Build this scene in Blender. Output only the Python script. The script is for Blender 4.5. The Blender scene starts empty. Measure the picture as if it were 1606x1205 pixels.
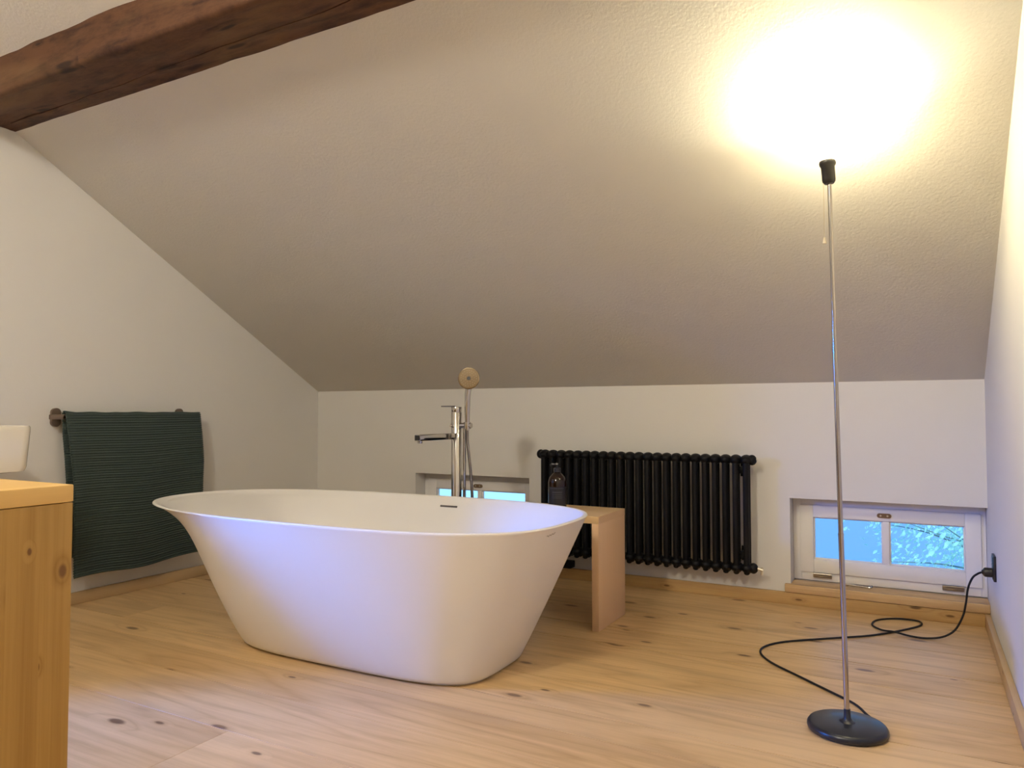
import bpy, bmesh, math, random
from mathutils import Vector, Matrix, noise
random.seed(7)
PI = math.pi
S = bpy.context.scene
COL = S.collection

# ------------------------------------------------------------------ camera
cam_d = bpy.data.cameras.new('camera'); cam = bpy.data.objects.new('camera', cam_d); COL.objects.link(cam)
R = Vector((0.87727661, 0.47998434, -0.0008816)); U = Vector((0.01899797, -0.03288755, 0.99927848)); F = Vector((-0.47960903, 0.87666039, 0.03797021))
M = Matrix((R, U, -F)).transposed().to_4x4(); M.translation = Vector((0, 0, 0.9)); cam.matrix_world = M
cam_d.sensor_fit = 'HORIZONTAL'; cam_d.sensor_width = 36.0; cam_d.lens = 36.0 * 1165.68 / 1606.0
cam_d.clip_start = 0.02; cam_d.clip_end = 200
S.camera = cam
# ------------------------------------------------------------------ view
S.view_settings.view_transform = 'Standard'; S.view_settings.look = 'None'
S.view_settings.gamma = 1.0; S.view_settings.use_curve_mapping = False
S.view_settings.exposure = 0.24
# ------------------------------------------------------------------ world: cold late daylight outside
w = bpy.data.worlds.new('daylight'); S.world = w; w.use_nodes = True
nt = w.node_tree; nt.nodes.clear()
wo = nt.nodes.new('ShaderNodeOutputWorld'); bg = nt.nodes.new('ShaderNodeBackground')
tc = nt.nodes.new('ShaderNodeTexCoord'); sx = nt.nodes.new('ShaderNodeSeparateXYZ'); rp = nt.nodes.new('ShaderNodeValToRGB')
rp.color_ramp.elements[0].position = 0.0; rp.color_ramp.elements[0].color = (0.16, 0.5, 1.0, 1)
rp.color_ramp.elements[1].position = 0.8; rp.color_ramp.elements[1].color = (0.10, 0.34, 0.9, 1)
nt.links.new(tc.outputs['Generated'], sx.inputs[0]); nt.links.new(sx.outputs['Z'], rp.inputs[0])
nt.links.new(rp.outputs[0], bg.inputs[0]); nt.links.new(bg.outputs[0], wo.inputs[0])
bg.inputs[1].default_value = 1.6
# ------------------------------------------------------------------ lights
def add_light(name, kind, loc, energy, color, size=0.1, rot=None, size_y=None):
    d = bpy.data.lights.new(name, kind); d.energy = energy; d.color = color
    if kind == 'AREA':
        d.shape = 'RECTANGLE' if size_y else 'SQUARE'; d.size = size
        if size_y: d.size_y = size_y
    else: d.shadow_soft_size = size
    o = bpy.data.objects.new(name, d); COL.objects.link(o); o.location = loc
    if rot: o.rotation_euler = rot
    return o
# the room's own ceiling lamp, over the middle of the attic behind the camera
add_light('room_lamp_light', 'POINT', (-1.35, -0.55, 2.68), 104, (1.0, 0.93, 0.80), 0.13)
# the bulb of the floor lamp
add_light('floor_lamp_bulb_light', 'POINT', (-0.219, 2.325, 1.700), 102, (1.0, 0.90, 0.60), 0.028)
# daylight entering by the gable window in the left wall (outside its pane)
_d = (Vector((-1.3, 2.0, 0.6)) - Vector((-4.5, -0.1, 1.68))).to_track_quat('-Z', 'Y').to_euler()
add_light('gable_daylight', 'AREA', (-4.5, -0.1, 1.68), 440, (0.0, 0.18, 1.0), 0.66, _d, 0.60)
# added sun from behind the house, brightening the leaves and ground outside
sun = add_light('garden_fill_sun', 'SUN', (0, -5, 8), 2.6, (0.55, 0.95, 1.0), 0.02, (math.radians(52), 0, math.radians(8)))
sun.data.angle = 0.03
# ------------------------------------------------------------------ node helpers
def mat(name):
    m = bpy.data.materials.new(name); m.use_nodes = True
    n = m.node_tree; b = n.nodes['Principled BSDF']; return m, n, b
def simple(name, col, rough=0.5, metal=0.0, spec=0.5, coat=0.0, bump=None):
    m, n, b = mat(name)
    b.inputs['Base Color'].default_value = (*col, 1); b.inputs['Roughness'].default_value = rough
    b.inputs['Metallic'].default_value = metal; b.inputs['Specular IOR Level'].default_value = spec
    b.inputs['Coat Weight'].default_value = coat
    if bump: add_bump(n, b, *bump)
    return m
def add_bump(n, b, scale, strength, dist=0.002, detail=4):
    t = n.nodes.new('ShaderNodeTexCoord'); q = n.nodes.new('ShaderNodeTexNoise'); q.inputs['Scale'].default_value = scale; q.inputs['Detail'].default_value = detail
    u = n.nodes.new('ShaderNodeBump'); u.inputs['Strength'].default_value = strength; u.inputs['Distance'].default_value = dist
    n.links.new(t.outputs['Object'], q.inputs['Vector']); n.links.new(q.outputs['Fac'], u.inputs['Height']); n.links.new(u.outputs[0], b.inputs['Normal'])
def N(n, typ, **kw):
    x = n.nodes.new(typ)
    for k, v in kw.items():
        if k == 'op': x.operation = v
        else: x.inputs[k].default_value = v
    return x
def ramp(n, src, stops):
    r = n.nodes.new('ShaderNodeValToRGB'); e = r.color_ramp.elements
    e[0].position = stops[0][0]; e[0].color = stops[0][1]; e[1].position = stops[-1][0]; e[1].color = stops[-1][1]
    for p, c in stops[1:-1]:
        k = e.new(p); k.color = c
    n.links.new(src, r.inputs[0]); return r.outputs[0]
def mixc(n, fac, a, b, mode='MIX'):
    x = n.nodes.new('ShaderNodeMix'); x.data_type = 'RGBA'; x.blend_type = mode
    for s, i in ((fac, 0), (a, 6), (b, 7)):
        if isinstance(s, (int, float)): x.inputs[i].default_value = s
        elif isinstance(s, tuple): x.inputs[i].default_value = (*s, 1) if len(s) == 3 else s
        else: n.links.new(s, x.inputs[i])
    return x.outputs[2]
def math_(n, op, a, b=None, c=None):
    x = n.nodes.new('ShaderNodeMath'); x.operation = op
    for i, s in enumerate((a, b, c)):
        if s is None: continue
        if isinstance(s, (int, float)): x.inputs[i].default_value = s
        else: n.links.new(s, x.inputs[i])
    return x.outputs[0]
def wood(name, light, dark, knot, axis='X', grain=30, rings=9, knot_scale=(2.4, 5.0), knot_size=0.05, knot_keep=0.55, rough=0.5, streak=0.5, pid=False, coat=0.0, tone=0.0, stain=None, lam=0.0, lamtone=0.3, mottle=0.0, stain_at=(0.56, 0.72, 0.6)):
    m, n, b = mat(name); L = n.links
    t = n.nodes.new('ShaderNodeTexCoord'); s = n.nodes.new('ShaderNodeSeparateXYZ'); L.new(t.outputs['Object'], s.inputs[0])
    o = {'X': ('X', 'Y', 'Z'), 'Y': ('Y', 'X', 'Z'), 'Z': ('Z', 'X', 'Y')}[axis]
    a, p, r = (s.outputs[k] for k in o)
    cross = math_(n, 'ADD', p, math_(n, 'MULTIPLY', r, 1.0))
    off = 0.0
    if pid:
        at = n.nodes.new('ShaderNodeAttribute'); at.attribute_name = 'pid'; off = at.outputs['Fac']
        a = math_(n, 'ADD', a, math_(n, 'MULTIPLY', off, 37.0))
    lamv = None
    if lam:
        fl = math_(n, 'FLOOR', math_(n, 'DIVIDE', cross, lam)); wn = n.nodes.new('ShaderNodeTexWhiteNoise'); wn.noise_dimensions = '1D'; L.new(fl, wn.inputs['W']); lamv = wn.outputs['Value']
        a = math_(n, 'ADD', a, math_(n, 'MULTIPLY', lamv, 11.0))
    def vec(sa, sp, z=0.0):
        c = n.nodes.new('ShaderNodeCombineXYZ'); L.new(math_(n, 'MULTIPLY', a, sa), c.inputs[0]); L.new(math_(n, 'MULTIPLY', cross, sp), c.inputs[1])
        if not isinstance(z, float): L.new(z, c.inputs[2])
        else: c.inputs[2].default_value = z
        return c.outputs[0]
    # knots
    v = n.nodes.new('ShaderNodeTexVoronoi'); v.voronoi_dimensions = '2D'; v.inputs['Scale'].default_value = 1.0; v.inputs['Randomness'].default_value = 1.0
    L.new(vec(knot_scale[0], knot_scale[1]), v.inputs['Vector'])
    keep = n.nodes.new('ShaderNodeSeparateColor'); L.new(v.outputs['Color'], keep.inputs[0])
    kk = math_(n, 'GREATER_THAN', keep.outputs[0], 1 - knot_keep)
    size = math_(n, 'MULTIPLY', math_(n, 'ADD', keep.outputs[1], 0.35), knot_size)
    kd = math_(n, 'DIVIDE', v.outputs['Distance'], size)
    core = math_(n, 'MULTIPLY', ramp(n, kd, [(0.55, (1, 1, 1, 1)), (1.15, (0, 0, 0, 1))]), kk)
    halo = math_(n, 'MULTIPLY', ramp(n, math_(n, 'MULTIPLY', kd, 0.33), [(0.1, (1, 1, 1, 1)), (0.95, (0, 0, 0, 1))]), kk)
    # rings, bent round the knots
    g = n.nodes.new('ShaderNodeTexNoise'); g.inputs['Scale'].default_value = 1.0; g.inputs['Detail'].default_value = 2.0
    L.new(vec(0.55, 4.5, 0.3), g.inputs['Vector'])
    rr = math_(n, 'ADD', math_(n, 'MULTIPLY', g.outputs['Fac'], rings), math_(n, 'MULTIPLY', halo, 1.1))
    band = math_(n, 'PINGPONG', rr, 0.5)
    bandc = ramp(n, math_(n, 'MULTIPLY', band, 2.0), [(0.0, (1, 1, 1, 1)), (0.35, (0.35, 0.35, 0.35, 1)), (1.0, (0, 0, 0, 1))])
    f = n.nodes.new('ShaderNodeTexNoise'); f.inputs['Scale'].default_value = 1.0; f.inputs['Detail'].default_value = 5.0; f.inputs['Roughness'].default_value = 0.65
    L.new(vec(2.2, grain * 3.0, 0.7), f.inputs['Vector'])
    big = n.nodes.new('ShaderNodeTexNoise'); big.inputs['Scale'].default_value = 1.0; big.inputs['Detail'].default_value = 3.0
    L.new(vec(0.8, 3.2, 0.9), big.inputs['Vector'])
    fac = math_(n, 'ADD', math_(n, 'MULTIPLY', bandc, streak * 0.55), math_(n, 'MULTIPLY', math_(n, 'SUBTRACT', f.outputs['Fac'], 0.42), streak * 1.5))
    fac = math_(n, 'ADD', fac, math_(n, 'MULTIPLY', math_(n, 'SUBTRACT', big.outputs['Fac'], 0.45), 0.9))
    fac = math_(n, 'ADD', fac, math_(n, 'MULTIPLY', halo, 0.25))
    if pid: fac = math_(n, 'ADD', fac, math_(n, 'MULTIPLY', math_(n, 'SUBTRACT', off, 0.5), tone))
    if lam: fac = math_(n, 'ADD', fac, math_(n, 'MULTIPLY', math_(n, 'SUBTRACT', lamv, 0.5), lamtone))
    if mottle:
        mo = n.nodes.new('ShaderNodeTexNoise'); mo.inputs['Scale'].default_value = 1.0; mo.inputs['Detail'].default_value = 6.0; mo.inputs['Roughness'].default_value = 0.7
        L.new(vec(7.0, 22.0, 0.4), mo.inputs['Vector']); fac = math_(n, 'ADD', fac, math_(n, 'MULTIPLY', math_(n, 'SUBTRACT', mo.outputs['Fac'], 0.5), mottle))
    x = n.nodes.new('ShaderNodeClamp'); L.new(fac, x.inputs[0])
    c = mixc(n, x.outputs[0], light, dark)
    if stain:
        sn = n.nodes.new('ShaderNodeTexNoise'); sn.inputs['Scale'].default_value = 1.0; sn.inputs['Detail'].default_value = 4.0
        L.new(vec(1.3, 6.0, 0.15), sn.inputs['Vector'])
        c = mixc(n, ramp(n, sn.outputs['Fac'], [(stain_at[0], (0, 0, 0, 1)), (stain_at[1], (stain_at[2],) * 3 + (1,))]), c, stain)
    c = mixc(n, math_(n, 'MULTIPLY', core, 0.8), c, knot)
    L.new(c, b.inputs['Base Color']); b.inputs['Roughness'].default_value = rough
    b.inputs['Specular IOR Level'].default_value = 0.35; b.inputs['Coat Weight'].default_value = coat; b.inputs['Coat Roughness'].default_value = 0.3
    u = n.nodes.new('ShaderNodeBump'); u.inputs['Strength'].default_value = 0.25; u.inputs['Distance'].default_value = 0.001
    L.new(f.outputs['Fac'], u.inputs['Height']); L.new(u.outputs[0], b.inputs['Normal'])
    return m
def plaster(name, col, rough_bump=0.35, scale=70, dist=0.002):
    m, n, b = mat(name); L = n.links
    t = n.nodes.new('ShaderNodeTexCoord')
    q = N(n, 'ShaderNodeTexNoise', Scale=scale, Detail=5.0, Roughness=0.6); q2 = N(n, 'ShaderNodeTexNoise', Scale=5.0, Detail=2.0)
    for z in (q, q2): L.new(t.outputs['Object'], z.inputs['Vector'])
    h = math_(n, 'ADD', math_(n, 'MULTIPLY', q.outputs['Fac'], 1.0), math_(n, 'MULTIPLY', q2.outputs['Fac'], 1.5))
    u = n.nodes.new('ShaderNodeBump'); u.inputs['Strength'].default_value = rough_bump; u.inputs['Distance'].default_value = dist
    L.new(h, u.inputs['Height']); L.new(u.outputs[0], b.inputs['Normal'])
    c = mixc(n, math_(n, 'MULTIPLY', q2.outputs['Fac'], 0.5), col, tuple(k * 0.95 for k in col))
    L.new(c, b.inputs['Base Color']); b.inputs['Roughness'].default_value = 0.9; b.inputs['Specular IOR Level'].default_value = 0.15
    return m
# ------------------------------------------------------------------ materials
m_wall = plaster('wall_plaster', (0.77, 0.75, 0.71), 0.25, 60)
m_ceil = plaster('rough_ceiling_plaster', (0.67, 0.64, 0.58), 0.6, 95, 0.003)
m_floor = wood('larch_floor_boards', (0.72, 0.495, 0.245), (0.41, 0.24, 0.095), (0.12, 0.055, 0.022), 'X', 22, 9, (2.6, 6.5), 0.085, 0.42, 0.40, 0.62, True, 0.08, 0.40, (0.40, 0.26, 0.13), mottle=0.35)
m_skirt = wood('pine_skirting', (0.55, 0.36, 0.15), (0.36, 0.20, 0.07), (0.10, 0.04, 0.015), 'X', 60, 8, (4.0, 13.0), 0.10, 0.6, 0.5, 0.6)
m_skirt_y = wood('pine_skirting_side', (0.58, 0.41, 0.22), (0.42, 0.27, 0.12), (0.10, 0.04, 0.015), 'Y', 60, 8, (4.0, 13.0), 0.10, 0.6, 0.5, 0.6)
m_sill = wood('pale_pine_sill', (0.66, 0.47, 0.27), (0.45, 0.27, 0.12), (0.2, 0.1, 0.05), 'X', 50, 14, (1.5, 8.0), 0.05, 0.3, 0.5, 0.8)
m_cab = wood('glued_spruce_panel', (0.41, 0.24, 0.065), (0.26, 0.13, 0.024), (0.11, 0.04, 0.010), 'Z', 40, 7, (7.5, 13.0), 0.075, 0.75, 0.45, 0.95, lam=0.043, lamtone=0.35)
m_cab_top = wood('glued_spruce_lit', (0.72, 0.47, 0.17), (0.56, 0.32, 0.09), (0.2, 0.08, 0.02), 'Y', 45, 7, (3.0, 10.0), 0.06, 0.3, 0.38, 0.4, lam=0.043, lamtone=0.25)  # lighter than the sides: the lamp's highlight on the top is painted in
m_stool = wood('pale_beech_stool', (0.70, 0.47, 0.275), (0.58, 0.36, 0.19), (0.4, 0.24, 0.12), 'Z', 55, 3, (1.0, 3.0), 0.03, 0.05, 0.45, 0.25, lam=0.055, lamtone=0.35)
m_beam = wood('old_hewn_beam', (0.108, 0.047, 0.021), (0.026, 0.008, 0.004), (0.012, 0.005, 0.003), 'X', 9, 6, (2.6, 11.0), 0.13, 0.5, 0.7, 0.8, stain=(0.19, 0.105, 0.045), mottle=3.2, stain_at=(0.50, 0.66, 0.7))
m_tub = simple('matt_solid_surface', (0.85, 0.82, 0.77), 0.34, 0, 0.4)
m_ceramic = simple('white_glazed_ceramic', (0.90, 0.84, 0.70), 0.08, 0, 0.5, 0.6)  # warm room light is tinted into the white glaze
m_chrome = simple('chrome', (0.52, 0.50, 0.48), 0.06, 1.0)  # base darkened: reflections of a darker room are put into the colour
m_chrome_face = simple('shower_face_reflection', (0.34, 0.27, 0.18), 0.12, 1.0)  # golden base colour paints in the reflection of the wooden room
m_steel = simple('brushed_steel_pole', (0.46, 0.43, 0.40), 0.16, 1.0)
m_darkmetal = simple('dark_slot', (0.16, 0.15, 0.15), 0.4, 0.6)
m_black = simple('black_plastic', (0.012, 0.012, 0.014), 0.35)
m_socket = simple('black_lamp_holder', (0.018, 0.017, 0.014), 0.3)
m_base = simple('black_lacquered_base', (0.010, 0.013, 0.020), 0.32, 0.0, 0.5, 0.1)
m_rad = simple('black_radiator_lacquer', (0.004, 0.004, 0.005), 0.5, 0.0, 0.22)
m_white = simple('white_paint', (0.86, 0.84, 0.82), 0.45, 0, 0.4, 0, (35, 0.1))
m_bronze = simple('bronze_fitting', (0.24, 0.17, 0.11), 0.35, 0.7, 0.5)
m_rail = simple('brown_bronze_rail', (0.17, 0.125, 0.095), 0.42, 0.45, 0.5)
m_brass = simple('pale_brass', (0.75, 0.70, 0.58), 0.3, 0.8)
m_hinge = simple('nickel_hinge', (0.34, 0.30, 0.25), 0.3, 0.9)
m_valve = simple('white_valve', (0.7, 0.66, 0.58), 0.35)
m_cord = simple('black_textile_cord', (0.012, 0.011, 0.012), 0.6, 0, 0.3, 0, (900, 0.4))
m_cap = simple('cream_pull', (0.75, 0.66, 0.48), 0.4)
m_amber = simple('dark_amber_glass', (0.012, 0.003, 0.001), 0.1, 0, 0.5, 0.0)
m_label = simple('grey_bottle_label', (0.010, 0.010, 0.014), 0.4)
m_labelink = simple('label_print', (0.07, 0.07, 0.085), 0.5)
m_bark = simple('bark', (0.22, 0.26, 0.24), 0.9)
m_mortar = plaster('outside_wall', (0.7, 0.72, 0.74), 0.2, 20)
m_joint = simple('lead_edge', (0.12, 0.2, 0.3), 0.8)
m_logo = simple('logo_grey', (0.35, 0.30, 0.25), 0.5)
m_tile = simple('grey_slab', (0.34, 0.42, 0.52), 0.8, 0, 0.2, 0, (3, 0.3))
def towel_mat():
    m, n, b = mat('dark_green_terry'); b.inputs['Base Color'].default_value = (0.054, 0.075, 0.068, 1); b.inputs['Roughness'].default_value = 0.95
    b.inputs['Sheen Weight'].default_value = 0.35; b.inputs['Sheen Roughness'].default_value = 0.5; b.inputs['Sheen Tint'].default_value = (0.42, 0.48, 0.44, 1); b.inputs['Specular IOR Level'].default_value = 0.1
    add_bump(n, b, 420, 0.7, 0.002); return m
m_towel = towel_mat()
def leaf_mat():
    m, n, b = mat('leaves'); b.inputs['Base Color'].default_value = (0.78, 0.92, 0.72, 1); b.inputs['Roughness'].default_value = 0.5
    tr = n.nodes.new('ShaderNodeBsdfTranslucent'); tr.inputs[0].default_value = (0.85, 1.0, 0.75, 1)
    mx = n.nodes.new('ShaderNodeMixShader'); mx.inputs[0].default_value = 0.5
    n.links.new(b.outputs[0], mx.inputs[1]); n.links.new(tr.outputs[0], mx.inputs[2]); n.links.new(mx.outputs[0], n.nodes['Material Output'].inputs[0]); return m
m_leaf = leaf_mat()
def glass_mat():
    m, n, b = mat('window_glass'); n.nodes.remove(b)
    t = n.nodes.new('ShaderNodeBsdfTransparent'); g = n.nodes.new('ShaderNodeBsdfGlossy'); g.inputs['Roughness'].default_value = 0.02
    fr = n.nodes.new('ShaderNodeFresnel'); fr.inputs[0].default_value = 1.35; mx = n.nodes.new('ShaderNodeMixShader')
    n.links.new(fr.outputs[0], mx.inputs[0]); n.links.new(t.outputs[0], mx.inputs[1]); n.links.new(g.outputs[0], mx.inputs[2]); n.links.new(mx.outputs[0], n.nodes['Material Output'].inputs[0]); return m
m_glass = glass_mat()
def opal_mat():
    m, n, b = mat('opal_glass'); b.inputs['Base Color'].default_value = (0.9, 0.88, 0.84, 1); b.inputs['Roughness'].default_value = 0.2
    t = n.nodes.new('ShaderNodeBsdfTranslucent'); t.inputs[0].default_value = (0.95, 0.9, 0.82, 1); mx = n.nodes.new('ShaderNodeMixShader'); mx.inputs[0].default_value = 0.7
    n.links.new(b.outputs[0], mx.inputs[1]); n.links.new(t.outputs[0], mx.inputs[2])
    tr = n.nodes.new('ShaderNodeBsdfTransparent'); tr.inputs[0].default_value = (1, 0.98, 0.94, 1); m2 = n.nodes.new('ShaderNodeMixShader'); m2.inputs[0].default_value = 0.80
    n.links.new(mx.outputs[0], m2.inputs[1]); n.links.new(tr.outputs[0], m2.inputs[2]); n.links.new(m2.outputs[0], n.nodes['Material Output'].inputs[0]); return m
m_opal = opal_mat()
def bulb_mat():
    m, n, b = mat('lit_bulb'); b.inputs['Emission Color'].default_value = (1, 0.9, 0.7, 1); b.inputs['Emission Strength'].default_value = 12; return m
m_bulb = bulb_mat()

# ------------------------------------------------------------------ mesh helpers
def obj(name, bm, m, parent=None, smooth=35, kind=None, label=None):
    me = bpy.data.meshes.new(name); bmesh.ops.recalc_face_normals(bm, faces=bm.faces[:]) if not getattr(bm, 'keep', False) else None
    bm.to_mesh(me); bm.free()
    for x in (m if isinstance(m, (list, tuple)) else [m]): me.materials.append(x)
    if smooth:
        me.polygons.foreach_set('use_smooth', [True] * len(me.polygons)); me.set_sharp_from_angle(angle=math.radians(smooth))
    o = bpy.data.objects.new(name, me); COL.objects.link(o)
    if parent: o.parent = parent
    if kind: o['kind'] = kind
    if label: o['label'] = label
    return o
def tag(o, label, cat, group=None):
    o['label'] = label; o['category'] = cat
    if group: o['group'] = group
    return o
def empty(name, loc=(0, 0, 0), kind=None):
    o = bpy.data.objects.new(name, None); COL.objects.link(o); o.location = loc; o.empty_display_size = 0.1
    if kind: o['kind'] = kind
    return o
def box(bm, x0, x1, y0, y1, z0, z1, bev=0.0, seg=2, mi=0):
    r = bmesh.ops.create_cube(bm, size=1.0)
    vs = r['verts']
    for v in vs: v.co = Vector(((x0 + x1) / 2 + v.co.x * (x1 - x0), (y0 + y1) / 2 + v.co.y * (y1 - y0), (z0 + z1) / 2 + v.co.z * (z1 - z0)))
    fs = set(f for v in vs for f in v.link_faces)
    for f in fs: f.material_index = mi
    if bev:
        es = list({e for v in vs for e in v.link_edges})
        bmesh.ops.bevel(bm, geom=es, offset=bev, segments=seg, profile=0.5, affect='EDGES')
    return vs
def B(*a, **k):
    bm = bmesh.new(); box(bm, *a, **k); return bm
def frames(pts):
    pts = [Vector(p) for p in pts]; out = []
    up = Vector((0, 0, 1)) if abs((pts[1] - pts[0]).normalized().z) < 0.9 else Vector((1, 0, 0))
    prev = None
    for i, p in enumerate(pts):
        t = (pts[min(i + 1, len(pts) - 1)] - pts[max(i - 1, 0)]).normalized()
        if prev is None: a = up.cross(t).normalized()
        else: a = (prev - t * prev.dot(t)).normalized()
        prev = a; out.append((p, a, t.cross(a)))
    return out
def sweep(bm, pts, rad, seg=12, cap=True, sx=1.0, sy=1.0):
    rings = []
    fr = frames(pts)
    for i, (p, a, b) in enumerate(fr):
        r = rad[i] if isinstance(rad, (list, tuple)) else rad
        rings.append([bm.verts.new(p + a * (math.cos(2 * PI * k / seg) * r * sx) + b * (math.sin(2 * PI * k / seg) * r * sy)) for k in range(seg)])
    for i in range(len(rings) - 1):
        for k in range(seg):
            bm.faces.new((rings[i][k], rings[i][(k + 1) % seg], rings[i + 1][(k + 1) % seg], rings[i + 1][k]))
    if cap:
        bm.faces.new(rings[0][::-1]); bm.faces.new(rings[-1])
def spline(pts, n=10):
    pts = [Vector(p) for p in pts]; P = [2 * pts[0] - pts[1]] + pts + [2 * pts[-1] - pts[-2]]; out = []
    for i in range(1, len(P) - 2):
        a, b, c, d = P[i - 1], P[i], P[i + 1], P[i + 2]
        for k in range(n):
            t = k / n
            out.append(0.5 * ((2 * b) + (c - a) * t + (2 * a - 5 * b + 4 * c - d) * t * t + (3 * b - a - 3 * c + d) * t ** 3))
    out.append(pts[-1]); return out
def lathe(bm, prof, seg=48, c=(0, 0, 0), mtx=None, mi=0):
    c = Vector(c); rings = []
    for r, z in prof:
        if r < 1e-6: v = [bm.verts.new((0, 0, z))]
        else: v = [bm.verts.new((r * math.cos(2 * PI * k / seg), r * math.sin(2 * PI * k / seg), z)) for k in range(seg)]
        rings.append(v)
    for a, b in zip(rings[:-1], rings[1:]):
        for k in range(seg):
            k2 = (k + 1) % seg
            if len(a) == 1 and len(b) == 1: continue
            if len(a) == 1: f = bm.faces.new((a[0], b[k2], b[k]))
            elif len(b) == 1: f = bm.faces.new((a[k], a[k2], b[0]))
            else: f = bm.faces.new((a[k], a[k2], b[k2], b[k]))
            f.material_index = mi
    for ring in rings:
        for v in ring: v.co = (mtx @ v.co if mtx else v.co) + c
def ellipsoid(bm, c, rx, ry, rz, u=16, v=10):
    r = bmesh.ops.create_uvsphere(bm, u_segments=u, v_segments=v, radius=1.0)
    for q in r['verts']: q.co = Vector((c[0] + q.co.x * rx, c[1] + q.co.y * ry, c[2] + q.co.z * rz))
def prism(bm, poly, y0, y1, axis='Y'):
    def P(a, b, t): return {'Y': (a, t, b), 'X': (t, a, b), 'Z': (a, b, t)}[axis]
    A = [bm.verts.new(P(a, b, y0)) for a, b in poly]; C = [bm.verts.new(P(a, b, y1)) for a, b in poly]
    bm.faces.new(A); bm.faces.new(C[::-1])
    for i in range(len(poly)):
        j = (i + 1) % len(poly); bm.faces.new((A[i], C[i], C[j], A[j]))

# ------------------------------------------------------------------ the setting
XL, XR, D, ZK, TAN = -3.506, 0.246, 3.720, 1.038, 0.57951
YF = -3.72
def zc(y): return ZK + (D - abs(y)) * TAN
HB = 0.056; TB = 0.020
# floor: boards of uneven widths running along the room
def build_floor():
    bm = bmesh.new(); lay = bm.faces.layers.float.new('pid')
    seams = [-3.72, -3.4, -3.05, -2.6, -2.3, -1.9, -1.5, -1.15, -0.8, -0.35, 0.05, 0.42, 0.75, 1.10, 1.49, 1.74, 1.935, 2.08, 2.305, 2.528, 2.75, 2.965, 3.24, 3.50, 3.80]
    rnd = random.Random(3)
    for a, b in zip(seams[:-1], seams[1:]):
        rr_ = rnd.random(); cuts = [XL - 0.1, rnd.uniform(-3.3, -2.9), XR + 0.15] if rr_ < 0.35 else [XL - 0.1, XR + 0.15]
        if abs(a - 1.10) < 0.01: cuts = [XL - 0.1, -1.73, XR + 0.15]
        gap = 0.0026 if abs(b - 2.965) < 0.01 or abs(a - 2.965) < 0.01 else (0.0017 if min(abs(b - 2.08), abs(a - 2.08), abs(a - 1.935)) < 0.01 else 0.0007)
        for c, d in zip(cuts[:-1], cuts[1:]):
            n0 = len(bm.faces); pid = rnd.random()
            before = set(bm.faces)
            box(bm, c + 0.0005, d - 0.0005, a + gap, b - gap, -0.03, 0.0, 0.0004, 1)
            for f in bm.faces:
                if f not in before: f[lay] = pid
    obj('floor', bm, m_floor, None, 20, 'structure')
    obj('floor_underlay', B(XL - 0.3, XR + 0.3, YF - 0.3, D + 0.3, -0.2, -0.03), simple('dark_subfloor', (0.10, 0.06, 0.03), 0.9), bpy.data.objects['floor'], 0)
build_floor()
# sloping ceiling, both pitches, as one shell
bm = bmesh.new(); T = 0.2
prism(bm, [(D, zc(D)), (0.0, zc(0)), (YF, zc(YF)), (YF - 0.35, zc(D) - 0.35 * TAN), (YF - 0.35, zc(D) + 0.03), (0.0, zc(0) + T), (D + 0.35, zc(D) + 0.03), (D + 0.35, ZK - 0.35 * TAN)], XL - 0.45, XR + 0.25, 'X')
obj('ceiling', bm, m_ceil, None, 0, 'structure')
def gable(bm, xa, xb, y0, y1, z0=-0.03):
    # wall slice under the roof between y0 and y1
    ys = [y0] + ([0.0] if y0 < 0 < y1 else []) + [y1]
    prism(bm, [(y0, z0), (y1, z0)] + [(y, zc(y) + 0.02) for y in ys[::-1]], xa, xb, 'X')
# left wall with the gable window behind the wash place, out of the frame
WY0, WY1, WZ0, WZ1 = 0.20, 0.90, 0.84, 1.48
bm = bmesh.new(); xa, xb = XL - 0.32, XL
gable(bm, xa, xb, YF, WY0); gable(bm, xa, xb, WY1, D)
box(bm, xa, xb, WY0, WY1, -0.03, WZ0)
prism(bm, [(WY0, WZ1), (WY1, WZ1), (WY1, zc(WY1) + 0.02), (WY0, zc(WY0) + 0.02)], xa, xb, 'X')
obj('wall_left', bm, m_wall, None, 0, 'structure')
bm = bmesh.new(); gable(bm, XR, XR + 0.2, YF, D); obj('wall_right', bm, m_wall, None, 0, 'structure')
bm = bmesh.new(); box(bm, XL - 0.3, XR + 0.2, YF - 0.3, YF, -0.03, ZK + 0.02); obj('wall_front', bm, m_wall, None, 0, 'structure')
# knee wall with two niches
N1 = (-0.543, XR, 0.06, 0.495); N2 = (-2.708, -1.925, 0.095, 0.530); WT = 0.20
bm = bmesh.new()
box(bm, XL - 0.3, N2[0], D, D + WT, -0.03, ZK + 0.015)
box(bm, N2[1], N1[0], D, D + WT, -0.03, ZK + 0.015)
box(bm, N1[1], XR + 0.2, D, D + WT, -0.03, ZK + 0.015)
for n_ in (N1, N2):
    box(bm, n_[0], n_[1], D, D + WT, n_[3], ZK + 0.015); box(bm, n_[0], n_[1], D, D + WT, -0.03, n_[2])
es = [e for e in bm.edges if abs(e.verts[0].co.y - D) < 1e-4 and abs(e.verts[1].co.y - D) < 1e-4 and (
    (any(abs(e.verts[0].co.x - k) < 1e-4 and abs(e.verts[1].co.x - k) < 1e-4 for k in (N1[0], N2[0], N2[1])) and False))]
obj('wall_back', bm, m_wall, None, 0, 'structure')
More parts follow.
